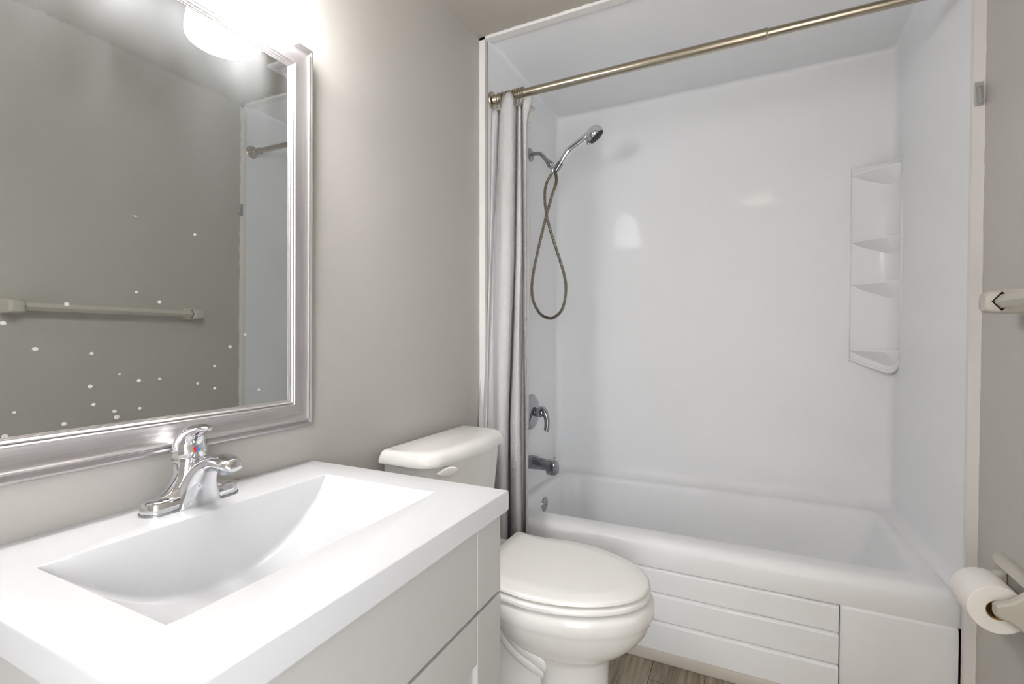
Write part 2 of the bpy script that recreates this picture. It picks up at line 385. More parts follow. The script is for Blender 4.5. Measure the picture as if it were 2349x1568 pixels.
# ------------------------------------------------------------------ shower fittings
sh = thing('hand_shower', 'chrome hand shower on bent arm with looped steel hose', 'shower', (XL, 2.14, 2.016))
lathe('arm_flange', [(.031, 0), (.031, .003), (.026, .008), (.012, .011), (.010, .012)], (XL, 2.14, 2.016), (1, 0, 0), M['chrome2'], sh)
arm = spline([(XL + .006, 2.14, 2.016), (.065, 2.14, 2.017), (.088, 2.139, 2.010), (.106, 2.137, 1.990), (.124, 2.135, 1.968)], 20)
tube('shower_arm', arm, .0095, M['chrome2'], sh, 14)
dv = Vector((.66, -.05, -.75)).normalized(); p = Vector((.122, 2.135, 1.970))
lathe('connector', [(.011, 0), (.0125, .004), (.0125, .012), (.0155, .014), (.0165, .028), (.0145, .031), (.0135, .034)], p, dv, M['chrome2'], sh, 20)
q = p + dv * .030
lathe('holder_bracket', [(.011, 0), (.012, .008), (.0115, .034), (.007, .038)], q, Vector((.93, 0, -.36)), M['chrome'], sh, 20)
hb = q + Vector((.93, 0, -.36)).normalized() * .036
hd = Vector((.62, -.06, .78)).normalized()
lathe('holder_cup', [(.010, -.024), (.0135, -.022), (.0155, .018), (.0135, .020)], hb + hd * .004, hd, M['chrome2'], sh, 20)
lathe('hose_nut', [(.008, 0), (.0095, .004), (.0085, .02), (.0065, .03)], q + Vector((.012, 0, -.008)), Vector((-.25, 0, -1)), M['chrome'], sh, 16)
hp = [hb - hd * .02, Vector((.205, 2.126, 1.945)), Vector((.245, 2.122, 2.000)), Vector((.292, 2.118, 2.042)), Vector((.322, 2.116, 2.058)), Vector((.348, 2.114, 2.066))]
hs = spline([hb - hd * .015, hb + hd * .05, hb + hd * .095 + Vector((.004, 0, -.002)), Vector((.303, 2.117, 2.036)), Vector((.336, 2.116, 2.052))], 24)
tube('handle', hs, [.0118 + .0035 * math.sin(PI * i / 24) + .006 * max(0, (i - 16) / 8) for i in range(25)], M['chrome'], sh, 16)
fd = Vector((.62, .20, -.76)).normalized(); hc = Vector((.350, 2.116, 2.050))
lathe('spray_head', [(.004, -.027), (.02, -.025), (.034, -.015), (.0415, 0), (.0425, .012), (.040, .018), (.036, .019)], hc, fd, M['chrome'], sh, 32)
bm = bmesh.new(); bm_lathe(bm, [(.0365, .0), (.036, .003), (.026, .005), (.024, .003), (.010, .006), (.002, .006)], hc + fd * .0185, fd, 32)
a_, b_ = basis(fd)
for rr, k in ((.030, 18), (.018, 12), (.006, 5)):
    for i in range(k):
        an = 2 * PI * i / k; bm_lathe(bm, [(.0016, 0), (.0012, .004)], hc + fd * .0225 + (a_ * math.cos(an) + b_ * math.sin(an)) * rr, fd, 6)
finish('spray_face', bm, M['greyrub'], sh, smooth=True, angle=40, label='dark nozzle face of the spray head')
bm = bmesh.new(); bm_box(bm, -.006, .006, -.004, .004, -.012, .006, .002)
bmesh.ops.translate(bm, verts=bm.verts[:], vec=hc + Vector((-.022, -.01, -.036)))
finish('spray_lever', bm, M['chrome2'], sh, smooth=True)
h0 = q + Vector((.012, 0, -.008)) + Vector((-.25, 0, -1)).normalized() * .028
hpts = [h0, (.118, 2.132, 1.865), (.110, 2.132, 1.80), (.124, 2.132, 1.70), (.160, 2.132, 1.58), (.200, 2.132, 1.46), (.216, 2.132, 1.375), (.202, 2.132, 1.285), (.165, 2.132, 1.243), (.130, 2.130, 1.236), (.085, 2.128, 1.262), (.052, 2.126, 1.33), (.050, 2.126, 1.42), (.078, 2.124, 1.55), (.112, 2.124, 1.68), (.148, 2.124, 1.80), (.170, 2.126, 1.865), hb - hd * .022]
hsp = spline(hpts, 760)
tube('hose', hsp, [.0066 + .0011 * (1 if (i % 4) < 2 else -1) for i in range(len(hsp))], M['hose'], sh, 10, label='ribbed steel hose hanging in a loop')

va = thing('shower_valve', 'round chrome shower valve with curved lever beside grey curtain', 'faucet', (XL, 2.153, .783))
lathe('escutcheon', [(.087, 0), (.086, .005), (.079, .012), (.062, .020), (.042, .026), (.030, .028), (.024, .029)], (XL, 2.153, .785), (1, 0, 0), M['chrome3'], va, 48)
lathe('stem', [(.022, .014), (.022, .042)], (XL, 2.153, .785), (1, 0, 0), M['chrome2'], va, 24)
lathe('hub', [(.020, .040), (.026, .043), (.027, .055), (.022, .066), (.008, .070)], (XL, 2.153, .787), (1, 0, 0), M['chrome3'], va, 28)
lv = spline([(.092, 2.152, .792), (.104, 2.148, .787), (.116, 2.143, .768), (.122, 2.138, .740), (.121, 2.134, .712), (.118, 2.132, .702)], 24)
bm = bmesh.new(); bm_tube(bm, lv, [.024 - .009 * min(1, i / 9) - .003 * (i / 24) - (.003 if i == 24 else 0) for i in range(25)], 16)
finish('lever', bm, M['chrome3'], va, smooth=True)

sp = thing('tub_spout', 'chrome tub spout with pull-up diverter under the valve', 'spout', (XL, 2.13, .545))
def srr(x, y0, y1, z0, z1, r):
    return [Vector((x, v.x, v.y)) for v in [Vector((p.x, p.y)) for p in rrect(y0, y1, z0, z1, r, 0, 6)]]
bm = bmesh.new()
bm_loft(bm, [srr(.034, 2.098, 2.162, .515, .580, .030), srr(.07, 2.099, 2.161, .516, .579, .028), srr(.085, 2.104, 2.156, .517, .573, .024), srr(.128, 2.104, 2.156, .517, .568, .020), srr(.130, 2.104, 2.156, .500, .568, .016), srr(.160, 2.105, 2.155, .499, .566, .016), srr(.172, 2.107, 2.153, .501, .563, .016), srr(.178, 2.113, 2.147, .507, .556, .014)])
finish('spout_body', bm, M['chrome2'], sp, smooth=True, angle=50)
lathe('diverter_knob', [(.0025, 0), (.0025, .010), (.006, .012), (.0068, .017), (.005, .019)], (.163, 2.13, .565), (0, 0, 1), M['chrome'], sp, 14)
ov = thing('overflow_plate', 'small round chrome overflow plate at the drain end of the tub', 'overflow plate', (.108, 2.13, .345))
lathe('plate', [(.036, 0), (.036, .003), (.031, .009), (.012, .012), (.002, .012)], (.108, 2.13, .352), (1, 0, -.06), M['chrome3'], ov, 32)
lathe('plate_screw', [(.005, .010), (.004, .0145)], (.108, 2.13, .352), (1, 0, -.06), M['chrome2'], ov, 10)

# ------------------------------------------------------------------ curtain rod, hooks, curtain
YR = 1.751; ZR = 2.103
rod = thing('curtain_rod', 'brushed nickel shower curtain rod spanning the alcove', 'rod', (W / 2, YR, ZR))
tube('outer_tube', [(.06, YR, ZR), (1.017, YR, ZR)], .0165, M['nickel'], rod, 24)
tube('inner_tube', [(1.0, YR, ZR), (1.44, YR, ZR)], .0140, M['nickel'], rod, 24)
lathe('tube_collar', [(.0168, 0), (.0172, .001), (.0172, .005), (.0155, .007)], (1.012, YR, ZR), (1, 0, 0), M['nickel'], rod, 24)
for x, s in ((XL + .001, 1), (1.4995, -1)):
    lathe('flange', [(.033, 0), (.034, .003), (.032, .007), (.021, .010), (.019, .013), (.019, .034), (.0175, .036)], (x, YR, ZR), (s, 0, 0), M['nickel'], rod, 32)
tube('end_tube', [(1.425, YR, ZR), (1.485, YR, ZR)], .0165, M['nickel'], rod, 24)

def hook_mesh():
    bm = bmesh.new(); r = .0205
    arc = [Vector((0, -r * math.cos(a), r * math.sin(a))) for a in [PI * i / 14 for i in range(15)]]
    front = [Vector((.003, -r + .001, -.045)), Vector((0, -r - .001, -.052)), Vector((0, -r + .005, -.056)), Vector((0, -r + .009, -.050))]
    back = [Vector((0, r - .001, -.03)), Vector((0, r - .008, -.048)), Vector((0, r - .012, -.053)), Vector((0, r - .015, -.049))]
    path = list(reversed(front)) + [Vector((0, -r, -.02))] + arc + [Vector((0, r, -.012))] + back
    bm_tube(bm, spline(path, 60), .0012, 6)
    for i in range(5):
        a = PI * (.30 + .1 * i); bmesh.ops.create_icosphere(bm, subdivisions=1, radius=.0036, matrix=Matrix.Translation((0, -r * math.cos(a), r * math.sin(a))))
    return bm
hk = None
HX = [.066 + i * .0098 for i in range(12)]
for i, x in enumerate(HX):
    if hk is None:
        hk = finish('curtain_hook', hook_mesh(), M['nickel'], smooth=True)
        tag(hk, 'thin nickel roller hook bunched on the rod above the grey curtain', 'hook', 'curtain hooks bunched at the left of the rod'); o = hk
    else:
        o = hk.copy(); C.objects.link(o)
    o.location = (x, YR, ZR); o.rotation_euler = (0, 0, random.uniform(-.25, .25))

F_, CX_ = 1111.291, 1166.2; SY, CYW = math.sin(math.radians(26.0701)), math.cos(math.radians(26.0701))
def along(u, y):      # bearing of a fold, seen from where the photographer stood, turned into a position across the tub
    return .9628 + y * (-SY * F_ + CYW * (u - CX_)) / (CYW * F_ + SY * (u - CX_))
fold_top = [(1118, .0), (1122, -.012), (1127, -.004), (1134, .012), (1142, .004), (1146, -.016), (1151, .016), (1160, .030), (1172, .028), (1182, .008), (1186, -.022), (1190, .004), (1194, .004), (1196, -.016), (1201, .012), (1211, .014), (1221, .004), (1218, -.012), (1227, -.026)]
fold_mid = [(1112, -.004), (1115, -.016), (1119, -.004), (1124, .012), (1129, -.002), (1133, -.010), (1139, .014), (1150, .034), (1166, .030), (1177, .010), (1182, -.030), (1186, .006), (1195, .010), (1199, -.028), (1202, -.020), (1205, .004), (1206, .004), (1208, -.016), (1215, -.024)]
fold_low = [(1097, .004), (1108, -.004), (1109, .004), (1115, .014), (1120, -.002), (1129, .004), (1133, .010), (1142, .034), (1154, .036), (1164, .016), (1168, -.045), (1172, .0), (1182, .022), (1193, .010), (1196, -.040), (1203, -.034), (1207, .000), (1206, -.020), (1212, -.030)]
fold_bot = [(1106, .004), (1116, -.004), (1117, .004), (1122, .014), (1127, -.002), (1134, .004), (1137, .010), (1146, .034), (1156, .034), (1164, .012), (1167, -.045), (1173, -.004), (1184, .020), (1196, .008), (1198, -.040), (1204, -.034), (1208, -.002), (1208, -.016), (1212, -.024)]
ztop = [2.055, 2.055, 2.058, 2.058, 2.062, 2.064, 2.085, 2.102, 2.100, 2.08, 2.072, 2.070, 2.068, 2.066, 2.076, 2.078, 2.080, 2.06, 2.045]
NS = 190
fold_upper = [(1116, .0), (1120, -.014), (1124, -.004), (1131, .012), (1139, .004), (1144, -.018), (1149, .016), (1159, .032), (1172, .028), (1181, .008), (1185, -.026), (1189, .005), (1194, .006), (1197, -.020), (1201, .010), (1206, .010), (1208, .002), (1206, -.014), (1210, -.024)]
levels = [(2.06, 1.751, fold_top), (1.97, 1.750, fold_upper), (1.45, 1.738, fold_mid), (.80, 1.694, fold_low), (.36, 1.672, fold_bot), (.10, 1.668, fold_bot)]
DEEP = [1.0, 1.1, 1.2, 1.35, 1.45, 1.45]
cols = []
for (z, y, f), k in zip(levels, DEEP):
    cols.append(spline([(along(u, y - d * k), y - d * k, 0) for u, d in f], NS))
zt = spline([(v, 0, 0) for v in ztop], NS)
bm = bmesh.new(); uvl = bm.loops.layers.uv.new('UVMap')
NZ = 70; grid = []
arcl = [0.0]
for i in range(NS): arcl.append(arcl[-1] + (cols[1][i + 1] - cols[1][i]).length)
for j in range(NZ + 1):
    row = []
    for i in range(NS + 1):
        zt_ = zt[i].x; z = zt_ + (.10 - zt_) * j / NZ
        zz = 2.06 + (.10 - 2.06) * j / NZ
        for k in range(len(levels) - 1):
            if zz <= levels[k][0] + 1e-6 and zz >= levels[k + 1][0] - 1e-6:
                t = (levels[k][0] - zz) / (levels[k][0] - levels[k + 1][0]); break
        p = cols[k][i].lerp(cols[k + 1][i], t)
        row.append(bm.verts.new((max(p.x, .004 if p.y < 1.72 else XL + .003), p.y + .0015 * math.sin(z * 9 + i * .2), z)))
    grid.append(row)
for j in range(NZ):
    for i in range(NS):
        f = bm.faces.new((grid[j][i], grid[j][i + 1], grid[j + 1][i + 1], grid[j + 1][i]))
        for l, (a, b) in zip(f.loops, ((i, j), (i + 1, j), (i + 1, j + 1), (i, j + 1))):
            l[uvl].uv = (arcl[a], 2.06 - 1.96 * b / NZ)
cur = finish('shower_curtain', bm, M['cloth'], smooth=True)
tag(cur, 'grey herringbone shower curtain bunched at the left end of the rod', 'shower curtain')
so = cur.modifiers.new('thick', 'SOLIDIFY'); so.thickness = .0016; so.offset = 0

# ------------------------------------------------------------------ toilet
TY = 1.318
to = thing('toilet', 'white two-piece toilet with closed lid between vanity and tub', 'toilet', (.4, TY, 0))
def egg(z, xc, af, ab, b, n=64, pf=2.0, pb=2.3):
    out = []
    for i in range(n):
        a = 2 * PI * i / n; c, s = math.cos(a), math.sin(a)
        e = 2 / (pf if c >= 0 else pb)
        x = math.copysign(abs(c) ** e, c) * (af if c >= 0 else ab); y = math.copysign(abs(s) ** e, s) * b
        out.append(Vector((xc + x, TY + y, z)))
    return out
bm = bmesh.new()
B = [(0.0, .50, .135, .070, .105), (.02, .50, .133, .066, .101), (.10, .50, .126, .062, .095), (.20, .50, .126, .062, .095), (.25, .50, .130, .066, .098), (.268, .497, .142, .08, .106), (.282, .49, .170, .11, .124), (.30, .482, .205, .14, .144), (.325, .474, .238, .165, .162), (.352, .468, .263, .182, .176), (.376, .465, .276, .19, .184), (.388, .465, .280, .193, .187), (.394, .465, .284, .195, .190), (.415, .465, .285, .196, .190), (.428, .465, .283, .195, .188), (.436, .465, .277, .19, .182), (.4375, .465, .26, .18, .166)]
bm_loft(bm, [egg(*r) for r in B])
finish('bowl', bm, M['china'], to, smooth=True, angle=60)
# rear pedestal, trapway and tank deck
bm = bmesh.new()
bm_loft(bm, [rrect(.10, .52, TY - b, TY + b, .04, z) for z, b in ((0, .10), (.02, .098), (.04, .07), (.20, .062), (.33, .075), (.38, .09))])
bm_loft(bm, [rrect(.06, .42, TY - b, TY + b, .05, z) for z, b in ((.36, .08), (.385, .15), (.41, .172), (.44, .175), (.447, .17))])
finish('pedestal', bm, M['china'], to, smooth=True, angle=50)
bm = bmesh.new()
for s in (-1, 1):
    pth = spline([(.54, TY + s * .045, .215), (.49, TY + s * .056, .228), (.44, TY + s * .070, .262), (.405, TY + s * .078, .285), (.37, TY + s * .080, .318), (.345, TY + s * .080, .36), (.32, TY + s * .076, .385), (.28, TY + s * .070, .37), (.25, TY + s * .066, .28), (.235, TY + s * .06, .15), (.23, TY + s * .055, .03)], 40)
    bm_tube(bm, pth, [.034] * 41, 16)
    bm_tube(bm, spline([(.54, TY + s * .05, .185), (.48, TY + s * .060, .205), (.42, TY + s * .072, .232), (.37, TY + s * .074, .262), (.33, TY + s * .07, .30), (.30, TY + s * .06, .33)], 30), [.024] * 31, 14)
finish('trapway', bm, M['china'], to, smooth=True)
def lid_out(z, grow=0.0, n=40):
    half = [(.262, .166), (.266, .180), (.278, .184), (.30, .178), (.345, .174), (.40, .181), (.45, .187), (.50, .185), (.56, .173), (.62, .150), (.67, .119), (.705, .084), (.727, .045), (.735, .0)]
    pts = spline([(a, b, 0) for a, b in half], n)
    c = Vector((.47, 0, 0)); up = []
    for p in pts:
        d = (p - c); L = d.length; q = c + d * ((L + grow) / L); up.append((q.x, max(q.y, 0)))
    return [Vector((x, TY + y, z)) for x, y in up] + [Vector((x, TY - y, z)) for x, y in reversed(up[:-1])]
bm = bmesh.new()
bm_loft(bm, [lid_out(.437, -.03), lid_out(.4418, -.028), lid_out(.4424, -.002), lid_out(.446, .005), lid_out(.455, .006), lid_out(.4602, .001), lid_out(.4608, -.02)])
finish('seat', bm, M['seat'], to, smooth=True, angle=50)
bm = bmesh.new()
bm_loft(bm, [lid_out(.4606, -.034), lid_out(.4648, -.030), lid_out(.4653, -.002), lid_out(.468, .002), lid_out(.474, .0015), lid_out(.4775, -.002), lid_out(.479, -.007), lid_out(.4835, -.034), lid_out(.4845, -.038), lid_out(.4850, -.06)])
finish('lid', bm, M['seat'], to, smooth=True, angle=50)
for s in (-1, 1): box('hinge', .232, .262, TY + s * .07 - .018, TY + s * .07 + .018, .446, .468, M['seat'], to, bevel=.006)
def tank_ring(z, x0, x1, hw, r, bow, k=10):
    out = []
    yc = 1.305
    out.append(Vector((x0, yc - hw + .004, z)))
    for i in range(k + 1):
        a = -PI / 2 + PI / 2 * i / k; out.append(Vector((x1 - r + r * math.cos(a), yc - hw + r + r * math.sin(a), z)))
    for i in range(1, 8):
        t = i / 8; y = yc - hw + r + (2 * hw - 2 * r) * t; out.append(Vector((x1 + bow * math.sin(PI * t), y, z)))
    for i in range(k + 1):
        a = PI / 2 * i / k; out.append(Vector((x1 - r + r * math.cos(a), yc + hw - r + r * math.sin(a), z)))
    out.append(Vector((x0, yc + hw - .004, z)))
    return out
bm = bmesh.new()
bm_loft(bm, [tank_ring(.446, .04, .165, .175, .05, .012), tank_ring(.46, .036, .178, .192, .055, .014), tank_ring(.60, .034, .190, .206, .06, .016), tank_ring(.787, .032, .203, .220, .06, .016)])
finish('tank', bm, M['china'], to, smooth=True, angle=50)
bm = bmesh.new()
bm_loft(bm, [tank_ring(.782, .030, .208, .228, .062, .018), tank_ring(.784, .026, .217, .236, .066, .018), tank_ring(.792, .026, .218, .237, .066, .018), tank_ring(.806, .028, .213, .232, .066, .018), tank_ring(.816, .030, .206, .226, .066, .018), tank_ring(.8215, .034, .193, .215, .066, .016), tank_ring(.823, .040, .175, .20, .06, .014)])
finish('tank_lid', bm, M['china'], to, smooth=True, angle=50)
bm = bmesh.new(); 
ey = [Vector((0, (-.040 + .08 * i / 12), .0125 * math.sin(PI * i / 12) ** .8)) for i in range(13)]; ey += [Vector((0, (.040 - .08 * i / 12), -.0125 * math.sin(PI * i / 12) ** .8)) for i in range(1, 12)]
O = Vector((.213, 1.140, .767)); R_ = Matrix.Rotation(math.radians(-14), 3, 'Z')
bm_loft(bm, [[O + R_ @ (Vector((x, 0, 0)) + e * s) for e in ey] for x, s in ((-.014, .8), (.004, 1.0), (.008, .97), (.010, .75))])
finish('flush_lever', bm, M['lever'], to, smooth=True, angle=50)
lathe('bolt_cap', [(.011, 0), (.011, .006), (.007, .013), (.001, .015)], (.33, TY - .095, .001), (0, 0, 1), M['seat'], to, 16)

# ------------------------------------------------------------------ vanity cabinet
vc = thing('vanity_cabinet', 'light grey shaker vanity cabinet under the white sink top', 'cabinet', (.265, .535, 0))
V0, V1 = .226, .848
bm = bmesh.new()
bm_box(bm, .004, .512, V0, V0 + .018, .0, .797); bm_box(bm, .004, .512, V1 - .018, V1, .0, .797)
bm_box(bm, .004, .50, V0 + .018, V1 - .018, .09, .108); bm_box(bm, .004, .02, V0 + .018, V1 - .018, .108, .797)
bm_box(bm, .49, .511, V0 + .018, V1 - .018, .72, .797); bm_box(bm, .44, .452, V0 + .018, V1 - .018, .0, .09)
bm_box(bm, .488, .509, V0 + .018, V1 - .018, .60, .68)
finish('carcass', bm, M['cab'], vc)
bm = bmesh.new(); bm_box(bm, .513, .531, V0 + .001, V0 + .092, .6435, .793, .0012); bm_box(bm, .513, .531, V1 - .092, V1 - .001, .6435, .793, .0012); bm_box(bm, .513, .5305, V0 + .0915, V1 - .0915, .643, .793, .0012)
finish('drawer_front', bm, M['cab'], vc)
ym = (V0 + V1) / 2
for a, b in ((V0 + .001, ym - .0015), (ym + .0015, V1 - .001)):
    bm = bmesh.new()
    bm_box(bm, .513, .531, a, a + .091, .115, .637, .001); bm_box(bm, .513, .531, b - .091, b, .115, .637, .001)
    bm_box(bm, .513, .5307, a + .0905, b - .0905, .548, .637, .001); bm_box(bm, .513, .5307, a + .0905, b - .0905, .115, .204, .001)
    bm_box(bm, .515, .5205, a + .088, b - .088, .20, .552)
    finish('door', bm, M['cab'], vc)
box('gap_shade_strip', .5115, .5135, V0 + .012, V1 - .012, .625, .652, M['dark'], vc, label='painted shade in the gap between drawer front and doors')  # near-black strip paints in the shade of the gap

# sink top: slab with an arched rectangular basin moulded in
st = thing('sink_top', 'white moulded vanity top with rectangular arched basin', 'sink', (.27, .535, .80))
S0, S1, SX = .2185, .853, .546; ZT = .841; bx0, bx1, by0, by1 = .137, .424, .291, .776
bm = bmesh.new(); NY = 56
def depth(t): return .128 * (1 - abs(2 * t - 1) ** 2.3)
def xsec(y, t):
    d = depth(t); zb = ZT - d; sl = min(1, d / .05); f = .012 * sl
    w0 = bx0 + .014 * sl; w1 = bx1 - .020 * sl
    ff = min(f, max(d * .4, 0))
    pts = [(bx0 - .004, ZT), (bx0 - .0015, ZT - .0006 * sl), (bx0, ZT - .003 * sl)]
    pts += [(w0, zb + ff)]
    for k in range(1, 6):
        a = PI + PI / 2 * k / 6; pts.append((w0 + ff + ff * math.cos(a), zb + ff + ff * math.sin(a)))
    pts += [(w0 + ff + .004, zb), ((w0 + w1) / 2, zb - .0005), (w1 - ff * 2, zb)]
    for k in range(1, 6):
        a = 1.5 * PI + PI / 2 * k / 6; pts.append((w1 - ff + ff * math.cos(a), zb + ff + ff * math.sin(a)))
    pts += [(w1, zb + ff), (bx1, ZT - .003 * sl), (bx1 + .0015, ZT - .0006 * sl), (bx1 + .004, ZT)]
    return [Vector((x, y, z)) for x, z in pts]
rows = []
for j in range(NY + 1):
    t = .5 - .5 * math.cos(PI * j / NY); rows.append(xsec(by0 + (by1 - by0) * t, t))
R = bm_loft(bm, rows, False, False, closed=False)
loop = [r[0] for r in R] + R[-1][1:-1] + [r[-1] for r in reversed(R)] + list(reversed(R[0][1:-1]))
e = .004
def corner_ring(o, z): return [Vector((.001, S0 + o, z)), Vector((.001, S1 - o, z)), Vector((SX - o, S1 - o, z)), Vector((SX - o, S0 + o, z))]
rg = [[bm.verts.new(p) for p in corner_ring(o, z)] for o, z in ((e, ZT), (.0012, ZT - .0012), (0, ZT - e), (0, .80 + .003), (.002, .80))]
for a, b in zip(rg[:-1], rg[1:]):
    for i in range(4): bm.faces.new((a[i], a[(i + 1) % 4], b[(i + 1) % 4], b[i]))
nb = NY + 1; c = rg[0]
bm.faces.new([c[0], c[1]] + [r[0] for r in reversed(R)])
bm.faces.new([c[1], c[2]] + list(reversed(R[-1])))
bm.faces.new([c[2], c[3]] + [r[-1] for r in R])
bm.faces.new([c[3], c[0]] + list(R[0]))
finish('top_slab', bm, M['marble'], st, smooth=True, angle=32)
zb = ZT - .128
lathe('drain_ring', [(.031, -.002), (.031, .0015), (.027, .002), (.022, -.003), (.020, -.004)], (.228, .534, zb), (0, 0, 1), M['chrome'], st, 32)
lathe('drain_stopper', [(.020, -.003), (.020, .004), (.015, .007), (.002, .008)], (.228, .534, zb), (0, 0, 1), M['chrome'], st, 28)

# ------------------------------------------------------------------ faucet
FY = .533
fa = thing('faucet', 'chrome single-lever faucet with red and blue dot on sink top', 'faucet', (.062, FY, ZT))
def stad(z, hx, hy, xc=.062, n=40):
    out = []
    for i in range(n):
        a = 2 * PI * i / n; c, s = math.cos(a), math.sin(a)
        out.append(Vector((xc + hx * c, FY + (hy - hx) * (1 if s > 0 else -1) * min(1, abs(s) * 4) + hx * s, z)))
    return out
bm = bmesh.new(); bm_loft(bm, [stad(ZT, .0275, .084), stad(ZT + .003, .0275, .084), stad(ZT + .0045, .026, .0825)])
finish('base_gasket', bm, M['chrome2'], fa, smooth=True, angle=40)
bm = bmesh.new(); bm_loft(bm, [stad(ZT + .003, .026, .082), stad(ZT + .017, .0255, .0815), stad(ZT + .021, .024, .080), stad(ZT + .0235, .020, .076), stad(ZT + .0245, .014, .07)])
finish('base_plate', bm, M['chrome'], fa, smooth=True, angle=50)
def ell(z, hx, hy, xc, n=40): return [Vector((xc + hx * math.cos(2 * PI * i / n), FY + hy * math.sin(2 * PI * i / n), z)) for i in range(n)]
bm = bmesh.new()
bm_loft(bm, [ell(ZT + .016, .0255, .066, .062), ell(ZT + .024, .0255, .060, .062), ell(ZT + .030, .0255, .048, .061), ell(ZT + .038, .0255, .038, .060), ell(ZT + .048, .0255, .031, .059), ell(ZT + .062, .025, .0275, .058), ell(ZT + .076, .0248, .0262, .057), ell(ZT + .079, .024, .025, .057)])
finish('body', bm, M['chrome'], fa, smooth=True)
def sec(c, d, hy, ht, n=28, p=2.4):
    d = Vector(d).normalized(); up = Vector((-d.z, 0, d.x)); out = []
    for i in range(n):
        a = 2 * PI * i / n; cc, ss = math.cos(a), math.sin(a); e = 2 / p
        out.append(Vector(c) + Vector((0, 1, 0)) * hy * math.copysign(abs(cc) ** e, cc) + up * ht * math.copysign(abs(ss) ** e, ss))
    return out
bm = bmesh.new()
keys = [((.078, FY, .843), (.1, 0, 1), .041, .022), ((.080, FY, .860), (.25, 0, 1), .036, .021), ((.086, FY, .880), (.45, 0, 1), .029, .020), ((.099, FY, .901), (.8, 0, .9), .024, .017), ((.120, FY, .918), (1, 0, .55), .0215, .013), ((.143, FY, .926), (1, 0, .15), .022, .0115), ((.164, FY, .925), (1, 0, -.2), .021, .0105), ((.178, FY, .921), (1, 0, -.35), .018, .0088), ((.1865, FY, .917), (1, 0, -.45), .011, .005)]
kp = [spline([k[0] for k in keys], 48), spline([k[1] for k in keys], 48), spline([(k[2], k[3], 0) for k in keys], 48)]
bm_loft(bm, [sec(kp[0][i], kp[1][i], max(kp[2][i].x, .002), max(kp[2][i].y, .001)) for i in range(49)])
finish('spout', bm, M['chrome'], fa, smooth=True)
lathe('aerator', [(.0125, 0), (.0125, .010), (.0105, .012), (.0105, .004)], (.161, FY, .918), (-.12, 0, -1), M['chrome2'], fa, 24)
lathe('neck_ring', [(.0255, 0), (.0275, .001), (.0275, .004), (.0255, .005), (.0255, .009)], (.057, FY, ZT + .078), (0, 0, 1), M['chrome'], fa, 36)
bm = bmesh.new()
hk2 = [((.057, .926), .0265, .0285), ((.057, .938), .0275, .029), ((.059, .950), .025, .0265), ((.064, .960), .021, .023), ((.073, .969), .016, .0195), ((.085, .9755), .011, .017), ((.098, .979), .008, .0155), ((.108, .980), .0055, .012), ((.116, .9795), .002, .005)]
rg = []
for i, ((x, z), ht, hy) in enumerate(hk2):
    n_ = hk2[min(i + 1, len(hk2) - 1)][0]; p_ = hk2[max(i - 1, 0)][0]
    d = Vector((n_[0] - p_[0], 0, n_[1] - p_[1]));  d = Vector((0, 0, 1)) if i < 2 else d
    rg.append(sec((x, FY, z), d, hy, ht, 32, 2.0))
k1 = [spline([r[k] for r in rg], 40) for k in range(32)]
bm_loft(bm, [[k1[k][i] for k in range(32)] for i in range(41)])
finish('lever', bm, M['chrome'], fa, smooth=True)
dn = Vector((.93, -.12, .30)).normalized(); a_, b_ = basis(dn); dc = Vector((.0835, FY - .004, .9415))
for nm, s, mm in (('hot_mark', 1, 'red'), ('cold_mark', -1, 'blue')):
    bm = bmesh.new(); arcp = [dc - dn * .004] + [dc - dn * .004 + (a_ * s * math.sin(PI * i / 12) + b_ * math.cos(PI * i / 12)) * .0052 for i in range(13)]
    bm_loft(bm, [arcp, [p + dn * .0055 for p in arcp]])
    finish(nm, bm, M[mm], fa, label=('red' if s > 0 else 'blue') + ' half of the temperature dot')

# ------------------------------------------------------------------ mirror (hangs tilted slightly forward)
MY0, MY1, MZ0, MZ1 = .205, .843, .929, 1.822
mi = thing('wall_mirror', 'smudged wall mirror in brushed pewter frame above the sink', 'mirror', (.012, 0, MZ0), rot=(0, math.radians(.75), 0))
def rect_loop(o, x): return [Vector((x, MY0 + o, o)), Vector((x, MY1 - o, o)), Vector((x, MY1 - o, MZ1 - MZ0 - o)), Vector((x, MY0 + o, MZ1 - MZ0 - o))]
prof = [(.001, .0), (0, .005), (.001, .0095), (.0035, .013), (.0075, .0145), (.0115, .013), (.0138, .0105), (.0148, .0105), (.016, .014), (.0185, .018), (.022, .0185), (.028, .0145), (.040, .0115), (.052, .0115), (.060, .014), (.0615, .0165), (.0635, .0172), (.0655, .0155), (.0665, .0135), (.068, .0155), (.070, .0158), (.072, .0135), (.0728, .0122), (.0745, .0122), (.0755, .0092), (.0772, .0092), (.0782, .006)]
prof = [(0, -.006)] + [(o * .895, x) for o, x in prof]
bm = bmesh.new(); uvl = bm.loops.layers.uv.new('UVMap')
R = [[bm.verts.new(p) for p in rect_loop(o, x)] for o, x in prof]
for j, (a, b) in enumerate(zip(R[:-1], R[1:])):
    for i in range(4):
        k = (i + 1) % 4; f = bm.faces.new((a[i], a[k], b[k], b[i])); ln = (a[k].co - a[i].co).length
        for l, uv in zip(f.loops, ((i * 3, prof[j][0] * 400), (i * 3 + ln, prof[j][0] * 400), (i * 3 + ln, prof[j + 1][0] * 400), (i * 3, prof[j + 1][0] * 400))): l[uvl].uv = uv
finish('frame', bm, M['pewter'], mi, smooth=True, angle=28, local=True)
bm = bmesh.new(); bm_box(bm, .003, .0075, MY0 + .06, MY1 - .06, .06, MZ1 - MZ0 - .06)
finish('glass', bm, M['mirror'], mi, local=True, label='silvered glass with wiped haze and dried drops')

